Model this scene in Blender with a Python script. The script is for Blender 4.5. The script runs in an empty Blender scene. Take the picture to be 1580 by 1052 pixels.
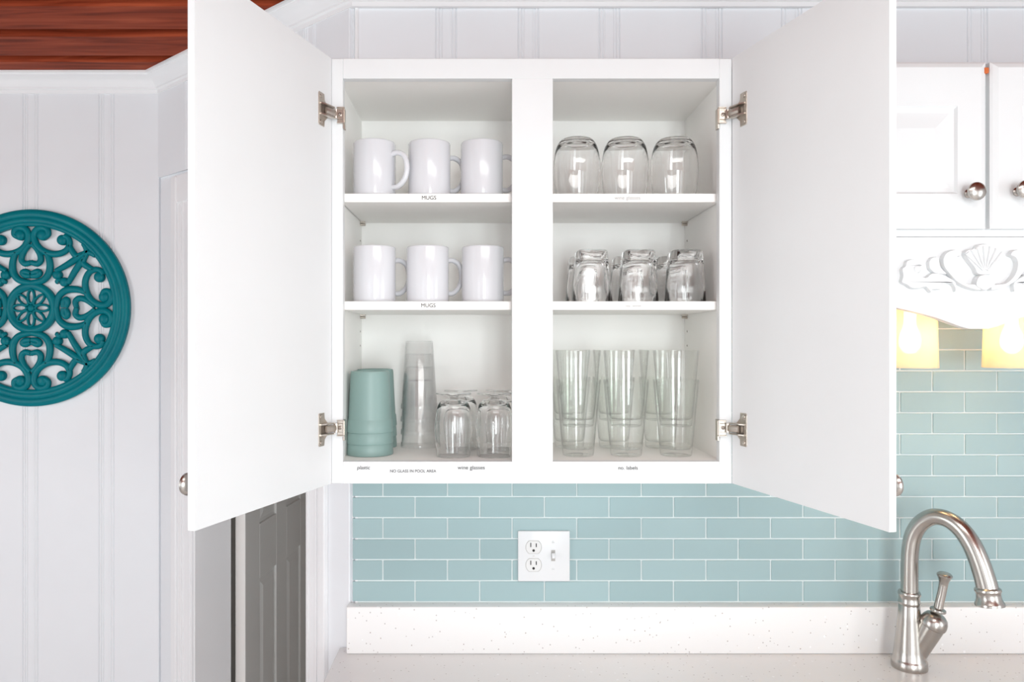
import bpy, bmesh, math, random
from mathutils import Matrix, Vector
from mathutils.geometry import tessellate_polygon

random.seed(7)
scn = bpy.context.scene
col = scn.collection
PI = math.pi

# ------------------------------------------------------------------ camera, world, light, exposure
F = 1152.0            # focal length in pixels of the 1580 x 1052 frame
VX, HZ = 745.0, 530.0  # principal point in that frame
CZ = 1.62             # eye height
cam_data = bpy.data.cameras.new('camera')
cam = bpy.data.objects.new('camera', cam_data)
col.objects.link(cam)
cam.location = (0, 0, CZ)
cam.rotation_euler = (PI / 2, 0, 0)
cam_data.sensor_fit = 'HORIZONTAL'
cam_data.sensor_width = 36.0
cam_data.lens = 36.0 * F / 1580.0
cam_data.shift_x = (790 - VX) / 1580.0
cam_data.shift_y = (HZ - 526) / 1580.0
cam_data.clip_start = 0.02
scn.camera = cam

world = bpy.data.worlds.new('world')
scn.world = world
world.use_nodes = True
world.node_tree.nodes['Background'].inputs[0].default_value = (0.95, 0.97, 1, 1)
world.node_tree.nodes['Background'].inputs[1].default_value = 1.0


def area(name, loc, target, sx, sy, power, color=(1, 1, 1)):
    d = bpy.data.lights.new(name, 'AREA')
    d.shape = 'RECTANGLE'
    d.size, d.size_y, d.energy, d.color = sx, sy, power, color
    o = bpy.data.objects.new(name, d)
    col.objects.link(o)
    o.location = loc
    o.rotation_euler = (Vector(target) - Vector(loc)).to_track_quat('-Z', 'Y').to_euler()
    return o


# daylight entering through the three tall windows in the wall behind the camera and the one on the right
WINX = (-1.55, 0.55, 1.75)
DAY = (0.905, 0.985, 1.0)
for wx, power in zip(WINX, (6, 58, 9)):       # two panes each
    for dx in (-0.21, 0.21):
        area('window_and_fill_light', (wx + dx, -2.27, 1.50), (wx + dx, 5, 1.50), 0.34, 1.8, power / 2, DAY)
area('window_and_fill_light', (2.52, -0.6, 1.45), (-3, -0.6, 1.45), 1.2, 1.4, 21, DAY)
area('window_and_fill_light', (-3.12, -0.2, 1.45), (3, -0.2, 1.45), 1.2, 1.4, 36, DAY)  # side fill added on the unseen left, brightens right door and medallion wall
# overhead fill added to brighten the counter and flatten the light
area('ceiling_lamp_light', (0.35, 0.25, 2.385), (0.35, 0.25, 0), 1.15, 0.55, 11, (1.0, 0.98, 0.95))

scn.view_settings.view_transform = 'Standard'
scn.view_settings.look = 'None'
scn.view_settings.exposure = 0.0
scn.view_settings.gamma = 1.0
scn.view_settings.use_curve_mapping = False
scn.cycles.max_bounces = 28          # light has to pass many layers of stacked glass
scn.cycles.transmission_bounces = 28
scn.cycles.transparent_max_bounces = 48
scn.cycles.diffuse_bounces = 5
scn.cycles.glossy_bounces = 6


# ------------------------------------------------------------------ helpers
def P(px, py, Y):
    """photo pixel -> world point on the plane at depth Y"""
    return Vector(((px - VX) / F * Y, Y, CZ - (py - HZ) / F * Y))


def PX(px, Y):
    return (px - VX) / F * Y


def PZ(py, Y):
    return CZ - (py - HZ) / F * Y


WO = {}          # world origin of every object (all transforms but the copies' are pure translations)


def wo(o):
    return WO.get(o.name, Vector((0, 0, 0))) if o else Vector((0, 0, 0))


def place(o, w, parent):
    w = Vector(w)
    o.parent = parent
    o.location = w - wo(parent)
    col.objects.link(o)
    WO[o.name] = w
    return o


def to_mesh(name, bm, mat, smooth=None, recalc=True):
    if recalc:
        bmesh.ops.recalc_face_normals(bm, faces=bm.faces)
    me = bpy.data.meshes.new(name)
    bm.to_mesh(me)
    bm.free()
    if mat:
        me.materials.append(mat)
    if smooth:
        for p in me.polygons:
            p.use_smooth = True
        me.set_sharp_from_angle(angle=math.radians(smooth))
    return me


def obj(name, bm, mat, parent=None, smooth=None, recalc=True):
    """bm is in world space; the object's origin goes to the centre of its base"""
    lo = Vector((1e9,) * 3)
    hi = Vector((-1e9,) * 3)
    for v in bm.verts:
        for i in range(3):
            lo[i] = min(lo[i], v.co[i])
            hi[i] = max(hi[i], v.co[i])
    c = Vector(((lo.x + hi.x) / 2, (lo.y + hi.y) / 2, lo.z))
    bmesh.ops.translate(bm, verts=bm.verts, vec=-c)
    o = bpy.data.objects.new(name, to_mesh(name, bm, mat, smooth, recalc))
    return place(o, c, parent)


def inst(name, me, w, parent=None):
    return place(bpy.data.objects.new(name, me), w, parent)


def empty(name, w, parent=None):
    o = bpy.data.objects.new(name, None)
    o.empty_display_size = 0.05
    return place(o, w, parent)


def tag(o, label, cat, group=None):
    o['label'] = label
    o['category'] = cat
    if group:
        o['group'] = group
    return o


def struct(o, label=None):
    o['kind'] = 'structure'
    if label:
        o['label'] = label
    return o


def box(bm, x0, x1, y0, y1, z0, z1, bev=0, seg=2, M=None):
    r = bmesh.ops.create_cube(bm, size=1)
    vs = r['verts']
    for v in vs:
        v.co = Vector(((x0 + x1) / 2 + v.co.x * (x1 - x0), (y0 + y1) / 2 + v.co.y * (y1 - y0), (z0 + z1) / 2 + v.co.z * (z1 - z0)))
    if bev:
        es = list({e for v in vs for e in v.link_edges})
        n = set(bm.verts) - set(vs)
        bmesh.ops.bevel(bm, geom=es, offset=bev, segments=seg, affect='EDGES', profile=0.5)
        vs = [v for v in bm.verts if v not in n]
    if M is not None:
        for v in vs:
            v.co = M @ v.co
    return vs


def nb():
    return bmesh.new()


def bx(*a, **k):
    bm = nb()
    box(bm, *a, **k)
    return bm


def lathe(bm, prof, segs=48, M=None, caps=True):
    """prof: list of (r, z); points with r==0 become poles"""
    rings = []
    for r, z in prof:
        if r < 1e-6:
            rings.append([bm.verts.new((0, 0, z))])
        else:
            rings.append([bm.verts.new((r * math.cos(2 * PI * i / segs), r * math.sin(2 * PI * i / segs), z)) for i in range(segs)])
    for a, b in zip(rings, rings[1:]):
        for i in range(segs):
            j = (i + 1) % segs
            if len(a) == 1 and len(b) == 1:
                continue
            if len(a) == 1:
                bm.faces.new((a[0], b[i], b[j]))
            elif len(b) == 1:
                bm.faces.new((a[i], a[j], b[0]))
            else:
                bm.faces.new((a[i], a[j], b[j], b[i]))
    if M is not None:
        for r in rings:
            for v in r:
                v.co = M @ v.co
    return rings


def axis_matrix(origin, direction):
    q = Vector((0, 0, 1)).rotation_difference(Vector(direction).normalized())
    return Matrix.Translation(Vector(origin)) @ q.to_matrix().to_4x4()


def spline(pts, n=6, closed=False):
    pts = [Vector(p) for p in pts]
    out = []
    m = len(pts)
    rng = range(m) if closed else range(m - 1)
    for i in rng:
        if closed:
            p0, p1, p2, p3 = pts[i - 1], pts[i], pts[(i + 1) % m], pts[(i + 2) % m]
        else:
            p1, p2 = pts[i], pts[i + 1]
            p0 = pts[i - 1] if i > 0 else p1 * 2 - p2
            p3 = pts[i + 2] if i + 2 < m else p2 * 2 - p1
        for k in range(n):
            t = k / n
            out.append(0.5 * ((2 * p1) + (p2 - p0) * t + (2 * p0 - 5 * p1 + 4 * p2 - p3) * t * t + (3 * p1 - p0 - 3 * p2 + p3) * t ** 3))
    if not closed:
        out.append(pts[-1])
    return out


def sweep(bm, path, rad, segs=10, up=Vector((0, 1, 0)), depth=None, closed=False, cap=True):
    """tube along path; rad number, list or function of 0..1; depth = half thickness along `up` (flattened section)"""
    n = len(path)
    rings = []
    for i, p in enumerate(path):
        a = path[i - 1] if (i > 0 or closed) else p
        b = path[(i + 1) % n] if (i < n - 1 or closed) else p
        t = (b - a).normalized()
        u = (up - t * up.dot(t))
        if u.length < 1e-4:
            u = Vector((1, 0, 0)) - t * t.x
        u.normalize()
        s = t.cross(u)
        r = rad(i / max(1, n - 1)) if callable(rad) else (rad[i] if isinstance(rad, (list, tuple)) else rad)
        d = r if depth is None else depth
        rings.append([bm.verts.new(p + s * (r * math.cos(2 * PI * k / segs)) + u * (d * math.sin(2 * PI * k / segs))) for k in range(segs)])
    rr = range(n) if closed else range(n - 1)
    for i in rr:
        a, b = rings[i], rings[(i + 1) % n]
        for k in range(segs):
            j = (k + 1) % segs
            bm.faces.new((a[k], a[j], b[j], b[k]))
    if not closed and cap:
        bm.faces.new(rings[0])
        bm.faces.new(rings[-1][::-1])
    return rings


def prism(bm, poly, fn, d0, d1, bev=0.0):
    """poly 2D; fn(u, v, d) -> world. Extruded from d0 to d1, top inset by bev"""
    n = len(poly)
    P2 = [Vector(p) for p in poly]
    area2 = sum(P2[i].x * P2[(i + 1) % n].y - P2[(i + 1) % n].x * P2[i].y for i in range(n))
    sgn = 1 if area2 > 0 else -1

    def inset(k):
        out = []
        for i in range(n):
            a, b, c = P2[i - 1], P2[i], P2[(i + 1) % n]
            e1, e2 = (b - a).normalized(), (c - b).normalized()
            n1, n2 = Vector((-e1.y, e1.x)) * sgn, Vector((-e2.y, e2.x)) * sgn
            m = (n1 + n2)
            m = m.normalized() if m.length > 1e-6 else n1
            out.append(b + m * k / max(0.5, m.dot(n1)))
        return out
    layers = [[bm.verts.new(fn(p.x, p.y, d0)) for p in P2]]
    if bev:
        layers.append([bm.verts.new(fn(p.x, p.y, d0 + (d1 - d0) * 0.45)) for p in P2])
        layers.append([bm.verts.new(fn(p.x, p.y, d0 + (d1 - d0) * 0.85)) for p in inset(bev * 0.4)])
        layers.append([bm.verts.new(fn(p.x, p.y, d1)) for p in inset(bev)])
    else:
        layers.append([bm.verts.new(fn(p.x, p.y, d1)) for p in P2])
    bm.faces.new(layers[0][::-1])
    bm.faces.new(layers[-1])
    for a, b in zip(layers, layers[1:]):
        for i in range(n):
            j = (i + 1) % n
            bm.faces.new((a[i], a[j], b[j], b[i]))


# ------------------------------------------------------------------ materials
def mat(name, color, rough=0.5, metal=0.0, **kw):
    m = bpy.data.materials.new(name)
    m.use_nodes = True
    b = m.node_tree.nodes['Principled BSDF']
    b.inputs['Base Color'].default_value = (*color, 1)
    b.inputs['Roughness'].default_value = rough
    b.inputs['Metallic'].default_value = metal
    for k, v in kw.items():
        b.inputs[k].default_value = v
    return m


def nodes(m):
    nt = m.node_tree
    return nt, nt.nodes, nt.links, nt.nodes['Principled BSDF']


def noise_tint(m, c0, c1, scale, stretch=(1, 1, 1), detail=4, lo=0.3, hi=0.7, bump=0.0):
    nt, N, L, b = nodes(m)
    tc = N.new('ShaderNodeTexCoord')
    mp = N.new('ShaderNodeMapping')
    mp.inputs['Scale'].default_value = stretch
    nz = N.new('ShaderNodeTexNoise')
    nz.inputs['Scale'].default_value = scale
    nz.inputs['Detail'].default_value = detail
    rp = N.new('ShaderNodeValToRGB')
    rp.color_ramp.elements[0].position, rp.color_ramp.elements[1].position = lo, hi
    rp.color_ramp.elements[0].color, rp.color_ramp.elements[1].color = (*c0, 1), (*c1, 1)
    L.new(tc.outputs['Object'], mp.inputs[0])
    L.new(mp.outputs[0], nz.inputs['Vector'])
    L.new(nz.outputs['Fac'], rp.inputs[0])
    L.new(rp.outputs[0], b.inputs['Base Color'])
    if bump:
        bp = N.new('ShaderNodeBump')
        bp.inputs['Strength'].default_value = bump
        bp.inputs['Distance'].default_value = 0.002
        L.new(nz.outputs['Fac'], bp.inputs['Height'])
        L.new(bp.outputs[0], b.inputs['Normal'])
    return m


WALLP = noise_tint(mat('wall_paint', (0.83, 0.83, 0.85), 0.45), (0.785, 0.80, 0.83), (0.82, 0.838, 0.865), 3.0)
TRIM = noise_tint(mat('trim_paint', (0.85, 0.85, 0.86), 0.35), (0.83, 0.83, 0.845), (0.86, 0.86, 0.87), 4.0)
CAB = noise_tint(mat('cabinet_paint', (0.80, 0.805, 0.812), 0.42, **{'Specular IOR Level': 0.25}), (0.782, 0.795, 0.802), (0.802, 0.815, 0.822), 5.0)
MELA = noise_tint(mat('cabinet_interior', (0.96, 0.943, 0.915), 0.45), (0.952, 0.935, 0.907), (0.968, 0.95, 0.922), 5.0)
CERAMIC = mat('white_ceramic', (0.71, 0.715, 0.745), 0.12)
NICKEL = noise_tint(mat('brushed_nickel', (0.5, 0.47, 0.44), 0.26, 1.0), (0.45, 0.42, 0.39), (0.53, 0.50, 0.465), 40, (1, 1, 0.05))
HINGE = mat('hinge_steel', (0.62, 0.56, 0.50), 0.3, 1.0)
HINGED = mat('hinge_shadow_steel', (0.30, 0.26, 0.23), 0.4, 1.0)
TEALP = noise_tint(mat('teal_paint', (0.0, 0.19, 0.22), 0.33, **{'Specular IOR Level': 0.13}), (0.0, 0.15, 0.19), (0.0, 0.195, 0.225), 9)
SAGE = mat('sage_plastic', (0.245, 0.365, 0.345), 0.4)
BLACKP = mat('slot_black', (0.012, 0.012, 0.012), 0.6)
INK = mat('label_ink', (0.03, 0.03, 0.03), 0.6)
INKF = mat('faded_label_ink', (0.45, 0.45, 0.45), 0.6)
PLATE = mat('outlet_plastic', (0.76, 0.765, 0.775), 0.3)
RECEP = mat('receptacle_plastic', (0.74, 0.735, 0.73), 0.35)
ORANGE = mat('orange_bumper', (0.62, 0.14, 0.03), 0.6)
GROUT = noise_tint(mat('grout', (0.70, 0.77, 0.77), 0.8), (0.68, 0.75, 0.75), (0.74, 0.80, 0.80), 30)
FLOORM = noise_tint(mat('floor_tile', (0.76, 0.75, 0.73), 0.4), (0.73, 0.72, 0.70), (0.79, 0.78, 0.76), 4)
DOORP = mat('closet_door_paint', (0.88, 0.865, 0.84), 0.4)
CLOSET = mat('closet_paint', (0.88, 0.86, 0.83), 0.6)


def glass(name, color, rough=0.0, ior=1.46, thin=0.7, haze=0.0):
    """thin walled glass: mostly straight-through with a Fresnel reflection, partly refracting"""
    m = mat(name, color, rough)
    nt = m.node_tree
    N, L = nt.nodes, nt.links
    b = N['Principled BSDF']
    b.inputs['Transmission Weight'].default_value = 1.0
    b.inputs['IOR'].default_value = ior
    t = N.new('ShaderNodeBsdfTransparent')
    t.inputs[0].default_value = (*color, 1)
    g = N.new('ShaderNodeBsdfGlossy')
    g.inputs['Roughness'].default_value = max(rough, 0.015)
    lw = N.new('ShaderNodeLayerWeight')          # Schlick reflectance, the same from both sides of the wall
    pw = N.new('ShaderNodeMath')
    pw.operation = 'POWER'
    pw.inputs[1].default_value = 3.2
    ma = N.new('ShaderNodeMath')
    ma.operation = 'MULTIPLY_ADD'
    f0 = ((ior - 1) / (ior + 1)) ** 2
    ma.inputs[1].default_value, ma.inputs[2].default_value = 1 - f0, f0
    L.new(lw.outputs['Facing'], pw.inputs[0])
    L.new(pw.outputs[0], ma.inputs[0])
    x = N.new('ShaderNodeMixShader')
    L.new(ma.outputs[0], x.inputs[0])
    L.new(t.outputs[0], x.inputs[1])
    L.new(g.outputs[0], x.inputs[2])
    y = N.new('ShaderNodeMixShader')
    y.inputs[0].default_value = thin
    L.new(b.outputs[0], y.inputs[1])
    L.new(x.outputs[0], y.inputs[2])
    last = y
    if haze:
        d = N.new('ShaderNodeBsdfTranslucent')
        d2 = N.new('ShaderNodeBsdfDiffuse')
        z0 = N.new('ShaderNodeMixShader')
        L.new(d.outputs[0], z0.inputs[1])
        L.new(d2.outputs[0], z0.inputs[2])
        d.inputs[0].default_value = d2.inputs[0].default_value = (0.95, 0.96, 0.97, 1)
        z = N.new('ShaderNodeMixShader')
        z.inputs[0].default_value = haze
        L.new(y.outputs[0], z.inputs[1])
        L.new(z0.outputs[0], z.inputs[2])
        last = z
    L.new(last.outputs[0], N['Material Output'].inputs[0])
    return m


GLASS = glass('clear_glass', (1, 1, 1), 0.0, 1.48, 0.0)
GLASSG = glass('tumbler_glass', (0.993, 0.997, 0.992), 0.0, 1.55, 1.0)
PLASTIC = glass('clear_plastic', (1, 1, 1), 0.04, 1.45, 1.0, 0.03)

# glass tile: slight change from piece to piece
TILE = mat('aqua_glass_tile', (0.45, 0.62, 0.64), 0.3)
nt, N, L, b = nodes(TILE)
oi = N.new('ShaderNodeObjectInfo')
rp = N.new('ShaderNodeValToRGB')
rp.color_ramp.elements[0].color = (0.315, 0.435, 0.45, 1)
rp.color_ramp.elements[1].color = (0.35, 0.475, 0.49, 1)
L.new(oi.outputs['Random'], rp.inputs[0])
L.new(rp.outputs[0], b.inputs['Base Color'])
b.inputs['Specular IOR Level'].default_value = 0.35

# red stained plank wood, grain along X
WOOD = mat('red_cedar', (0.25, 0.06, 0.03), 0.5, **{'Specular IOR Level': 0.05})
nt, N, L, b = nodes(WOOD)
tc = N.new('ShaderNodeTexCoord')
oi = N.new('ShaderNodeObjectInfo')
ad = N.new('ShaderNodeVectorMath')
ad.operation = 'ADD'
sc = N.new('ShaderNodeVectorMath')
sc.operation = 'SCALE'
sc.inputs[3].default_value = 13.0
cx = N.new('ShaderNodeCombineXYZ')
L.new(oi.outputs['Random'], cx.inputs[0])
L.new(oi.outputs['Random'], cx.inputs[1])
L.new(cx.outputs[0], sc.inputs[0])
L.new(tc.outputs['Object'], ad.inputs[0])
L.new(sc.outputs[0], ad.inputs[1])
mp = N.new('ShaderNodeMapping')
mp.inputs['Scale'].default_value = (1.2, 14, 14)
L.new(ad.outputs[0], mp.inputs[0])
nz = N.new('ShaderNodeTexNoise')
nz.inputs['Scale'].default_value = 2.2
nz.inputs['Detail'].default_value = 7
nz.inputs['Distortion'].default_value = 1.2
L.new(mp.outputs[0], nz.inputs['Vector'])
rp = N.new('ShaderNodeValToRGB')
e = rp.color_ramp.elements
e[0].position, e[0].color = 0.28, (0.125, 0.018, 0.006, 1)
e[1].position, e[1].color = 0.74, (0.40, 0.080, 0.034, 1)
k = e.new(0.5)
k.color = (0.26, 0.043, 0.017, 1)
L.new(nz.outputs['Fac'], rp.inputs[0])
L.new(rp.outputs[0], b.inputs['Base Color'])

# white quartz with grey and brown chips
STONE = mat('speckled_quartz', (0.80, 0.785, 0.785), 0.22)
nt, N, L, b = nodes(STONE)
tc = N.new('ShaderNodeTexCoord')
prev = None
base = N.new('ShaderNodeRGB')
base.outputs[0].default_value = (0.83, 0.82, 0.815, 1)
prev = base.outputs[0]
for scale, thr, colr in ((85, 0.075, (0.42, 0.36, 0.33, 1)), (60, 0.10, (0.93, 0.93, 0.94, 1)), (120, 0.12, (0.52, 0.49, 0.48, 1))):
    vo = N.new('ShaderNodeTexVoronoi')
    vo.inputs['Scale'].default_value = scale
    L.new(tc.outputs['Object'], vo.inputs['Vector'])
    # only some cells carry a chip
    sp = N.new('ShaderNodeSeparateColor')
    L.new(vo.outputs['Color'], sp.inputs[0])
    c1 = N.new('ShaderNodeMath')
    c1.operation = 'GREATER_THAN'
    c1.inputs[1].default_value = 0.84
    L.new(sp.outputs[0], c1.inputs[0])
    c2 = N.new('ShaderNodeMath')
    c2.operation = 'LESS_THAN'
    c2.inputs[1].default_value = thr * 1.6
    L.new(vo.outputs['Distance'], c2.inputs[0])
    mu = N.new('ShaderNodeMath')
    mu.operation = 'MULTIPLY'
    L.new(c1.outputs[0], mu.inputs[0])
    L.new(c2.outputs[0], mu.inputs[1])
    mx = N.new('ShaderNodeMix')
    mx.data_type = 'RGBA'
    L.new(mu.outputs[0], mx.inputs[0])
    L.new(prev, mx.inputs[6])
    mx.inputs[7].default_value = colr
    prev = mx.outputs[2]
L.new(prev, b.inputs['Base Color'])

# frosted lamp glass
FROST = bpy.data.materials.new('frosted_lamp_glass')
FROST.use_nodes = True
nt = FROST.node_tree
N, L = nt.nodes, nt.links
N.remove(N['Principled BSDF'])
out = N['Material Output']
tr = N.new('ShaderNodeBsdfTranslucent')
tr.inputs[0].default_value = (1.0, 0.84, 0.68, 1)
df = N.new('ShaderNodeBsdfDiffuse')
df.inputs[0].default_value = (0.80, 0.72, 0.60, 1)
mx = N.new('ShaderNodeMixShader')
mx.inputs[0].default_value = 0.70
L.new(tr.outputs[0], mx.inputs[1])
L.new(df.outputs[0], mx.inputs[2])
tp = N.new('ShaderNodeBsdfTransparent')
tp.inputs[0].default_value = (1.0, 0.93, 0.82, 1)
mx2 = N.new('ShaderNodeMixShader')
mx2.inputs[0].default_value = 0.30
L.new(mx.outputs[0], mx2.inputs[1])
L.new(tp.outputs[0], mx2.inputs[2])
L.new(mx2.outputs[0], out.inputs[0])
BULB = bpy.data.materials.new('lit_bulb')
BULB.use_nodes = True
bb = BULB.node_tree.nodes['Principled BSDF']
bb.inputs['Base Color'].default_value = (1, 0.9, 0.7, 1)
bb.inputs['Emission Color'].default_value = (1, 0.72, 0.42, 1)
bb.inputs['Emission Strength'].default_value = 22

# ------------------------------------------------------------------ room shell
CEIL = 2.452
YK = 1.728            # kitchen wall (panelled) plane
YT = 1.725            # face of the glass tiles
YL = 2.327            # wall with the medallion
KX = -0.297           # outer corner of the kitchen wall
LX = -1.006           # inner corner at the medallion wall
XL, XR, YB = -3.2, 2.6, -2.4

struct(obj('floor', bx(XL - 0.1, XR + 0.1, YB - 0.1, 3.4, -0.05, 0.0), FLOORM), 'pale floor of the kitchen')

ceil = struct(obj('ceiling', bx(XL - 0.1, XR + 0.1, YB - 0.1, 3.4, CEIL + 0.03, CEIL + 0.10), WOOD), 'red stained plank ceiling')
pitch = 0.182
# one plank profile (y, z), extruded along x; the lip on the far side lies deep in the groove
prof = [(0.002, 0.03), (0.002, 0.016), (0.016, 0.013), (0.018, 0.027), (0.034, 0.027), (0.036, 0.004), (0.042, 0.0), (0.176, 0.0), (0.180, 0.004), (0.180, 0.03)]
bm = nb()
a = [bm.verts.new((XL, y, z)) for y, z in prof]
c = [bm.verts.new((XR, y, z)) for y, z in prof]
bm.faces.new(a)
bm.faces.new(c[::-1])
for i in range(len(prof)):
    j = (i + 1) % len(prof)
    bm.faces.new((a[i], a[j], c[j], c[i]))
plank_me = to_mesh('ceiling_plank', bm, WOOD)
y = 1.800 + 3 * pitch
while y > YB - pitch:
    inst('ceiling_plank', plank_me, (0, y, CEIL), ceil)
    y -= pitch

# plain walls out of view, with window openings behind the camera
bm = nb()
xs = [XL]
for wx in WINX:
    xs += [wx - 0.4, wx + 0.4]
xs.append(XR)
for i in range(0, len(xs), 2):
    box(bm, xs[i], xs[i + 1], YB - 0.1, YB, 0, CEIL + 0.03)
for wx in WINX:
    box(bm, wx - 0.4, wx + 0.4, YB - 0.1, YB, 2.35, CEIL + 0.03)
    box(bm, wx - 0.4, wx + 0.4, YB - 0.1, YB, 0, 0.35)
struct(obj('wall_front', bm, WALLP))
for i, wx in enumerate(WINX):
    bm = nb()
    for x0, x1, z0, z1 in ((-0.46, -0.38, 0.27, 2.43), (0.38, 0.46, 0.27, 2.43), (-0.38, 0.38, 2.33, 2.43), (-0.38, 0.38, 0.27, 0.37), (-0.03, 0.03, 0.37, 2.33)):
        box(bm, wx + x0, wx + x1, YB - 0.02, YB + 0.025, z0, z1)
    struct(obj('window_%d' % (i + 1), bm, TRIM))
bm = nb()
box(bm, XR, XR + 0.1, YB, -1.2, 0, CEIL + 0.03)
box(bm, XR, XR + 0.1, 0.0, YK + 0.1, 0, CEIL + 0.03)
box(bm, XR, XR + 0.1, -1.2, 0.0, 0, 0.75)
box(bm, XR, XR + 0.1, -1.2, 0.0, 2.15, CEIL + 0.03)
struct(obj('wall_right', bm, WALLP))
bm = nb()
box(bm, XL - 0.1, XL, YB, -0.8, 0, CEIL + 0.03)
box(bm, XL - 0.1, XL, 0.4, YL, 0, CEIL + 0.03)
box(bm, XL - 0.1, XL, -0.8, 0.4, 0, 0.75)  # opening added around the left side fill
box(bm, XL - 0.1, XL, -0.8, 0.4, 2.15, CEIL + 0.03)
struct(obj('wall_left', bm, WALLP))
cl = empty('ceiling_lamp', (0.35, 0.25, 2.395))  # made-up fixture, out of view, carrying the overhead fill
tag(cl, 'white flush ceiling lamp in the middle of the kitchen', 'lamp')
obj('housing', bx(-0.25, 0.95, -0.05, 0.55, 2.40, CEIL, 0.006, 2), TRIM, cl)


def panel_wall(root, fn, s0, s1, strips, z0, z1, end_beads=()):
    """vertical panelling: wide boards, narrow strips between them and small beads. fn(s, d) -> (x, y), d into the room"""
    def slab(name, a, b_, d, m=WALLP, bev=0.0015):
        bm = nb()
        vs = []
        for s, dd in ((a, 0.0), (a, d - bev), (a + bev, d), (b_ - bev, d), (b_, d - bev), (b_, 0.0)):
            x, y = fn(s, dd)
            vs.append((bm.verts.new((x, y, z0)), bm.verts.new((x, y, z1))))
        for i in range(6):
            j = (i + 1) % 6
            bm.faces.new((vs[i][0], vs[j][0], vs[j][1], vs[i][1]))
        bm.faces.new([v[0] for v in vs][::-1])
        bm.faces.new([v[1] for v in vs])
        obj(name, bm, m, root)

    def bead(s, r=0.0032):
        bm = nb()
        ring = []
        for k in range(9):
            t = PI * k / 8
            x, y = fn(s + r * math.cos(t), 0.0056 + r * 0.85 * math.sin(t))
            ring.append((bm.verts.new((x, y, z0)), bm.verts.new((x, y, z1))))
        for i in range(9):
            j = (i + 1) % 9
            bm.faces.new((ring[i][0], ring[j][0], ring[j][1], ring[i][1]))
        bm.faces.new([v[0] for v in ring][::-1])
        bm.faces.new([v[1] for v in ring])
        obj('panel_bead', bm, WALLP, root, 40)
    cur = s0
    for a, b_ in strips:
        if a - 0.001 > cur:
            slab('panel_board', cur, a - 0.001, 0.008)
        if b_ - a > 0.02:
            bead(a + 0.004)
            bead(a + 0.0115, 0.0022)
            slab('panel_strip', a - 0.001, b_ + 0.001, 0.0058, WALLP, 0.0003)
            bead(b_ - 0.0115, 0.0022)
            bead(b_ - 0.004)
        cur = b_ + 0.001
    if s1 > cur:
        slab('panel_board', cur, s1, 0.008)


# kitchen wall
wall_back = struct(obj('wall_back', bx(KX + 0.004, XR, YK + 0.009, YK + 0.10, 0, CEIL + 0.03), WALLP), 'white kitchen wall with panelling above aqua glass tiles')
strips = []
for p0, p1 in ((673, 705), (800, 828), (925, 956), (1083, 1114), (1206, 1238), (1350, 1380), (1493, 1521), (1640, 1670), (1790, 1820), (1950, 1980)):
    strips.append((PX(p0, YK), PX(p0, YK) + 0.046))
panel_wall(wall_back, lambda s, d: (s, YK + 0.009 - d), KX + 0.0065, XR, strips, 2.10, CEIL)
bm = nb()
sweep(bm, [Vector((KX + 0.005, YK + 0.004, z)) for z in (0.92, CEIL)], 0.0055, 12)
obj('corner_bead', bm, TRIM, wall_back, 40)

# medallion wall
wall_med = struct(obj('wall_left_back', bx(XL, LX, YL, YL + 0.1, 0, CEIL + 0.03), WALLP), 'white panelled wall behind the teal medallion')
strips = []
for p0 in (-420, -300, -190, -72, 38, 155):
    s = PX(p0, YL)
    strips.append((s, s + 0.046))
panel_wall(wall_med, lambda s, d: (s, YL - d), XL, LX, strips, 0, CEIL)

# angled wall with the closet doorway
A0 = Vector((LX, YL))
A1 = Vector((KX, YK))
AL = (A1 - A0).length
AD = (A1 - A0).normalized()
AN = Vector((-abs(AD.y), -abs(AD.x)))        # into the room


def afn(s, d):
    p = A0 + AD * s + AN * d
    return p.x, p.y


def aS(px):
    """distance along the angled wall seen at photo column px"""
    k = (px - VX) / F
    return (k * A0.y - A0.x) / (AD.x - k * AD.y)


S_OP0, S_OP1 = aS(303), aS(476)
DOORH = 2.035
bm = nb()


def abox(bm, s0, s1, d0, d1, z0, z1, bev=0):
    M = Matrix(((AD.x, AN.x, 0, A0.x), (AD.y, AN.y, 0, A0.y), (0, 0, 1, 0), (0, 0, 0, 1)))
    return box(bm, s0, s1, d0, d1, z0, z1, bev, 2, M)


abox(bm, 0.0, S_OP0 - 0.018, -0.105, 0.0, 0, CEIL + 0.03)
abox(bm, S_OP1 + 0.010, AL - 0.004, -0.105, 0.0, 0, CEIL + 0.03)
abox(bm, S_OP0 - 0.018, S_OP1 + 0.010, -0.105, 0.0, DOORH, CEIL + 0.03)
wall_ang = struct(obj('wall_angled', bm, WALLP), 'short angled wall holding the closet doorway')
s = aS(473)
panel_wall(wall_ang, afn, 0.0, AL - 0.009, [(0.17, 0.216), (s, s + 0.046)], DOORH + 0.10, CEIL)
panel_wall(wall_ang, afn, S_OP1 + 0.08, AL - 0.009, [], 0, DOORH + 0.10)

# crown moulding, mitred along the three walls
path = [Vector((XR, YK)), Vector((KX, YK)), A0.copy(), Vector((XL, YL))]
cprof = [(0.0, -0.056), (0.010, -0.056), (0.011, -0.046), (0.016, -0.043), (0.016, -0.038), (0.021, -0.033), (0.027, -0.025), (0.035, -0.018), (0.046, -0.013), (0.050, -0.011), (0.050, -0.007), (0.056, -0.006), (0.056, 0.0), (0.0, 0.0)]
cn = [Vector((0, -1)), AN, Vector((0, -1))]


def offs(d):
    r = [path[0] + cn[0] * d]
    for i in (1, 2):
        n1, n2 = cn[i - 1], cn[i]
        m = (n1 + n2).normalized()
        r.append(path[i] + m * (d / m.dot(n1)))
    r.append(path[3] + cn[2] * d)
    return r


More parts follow.
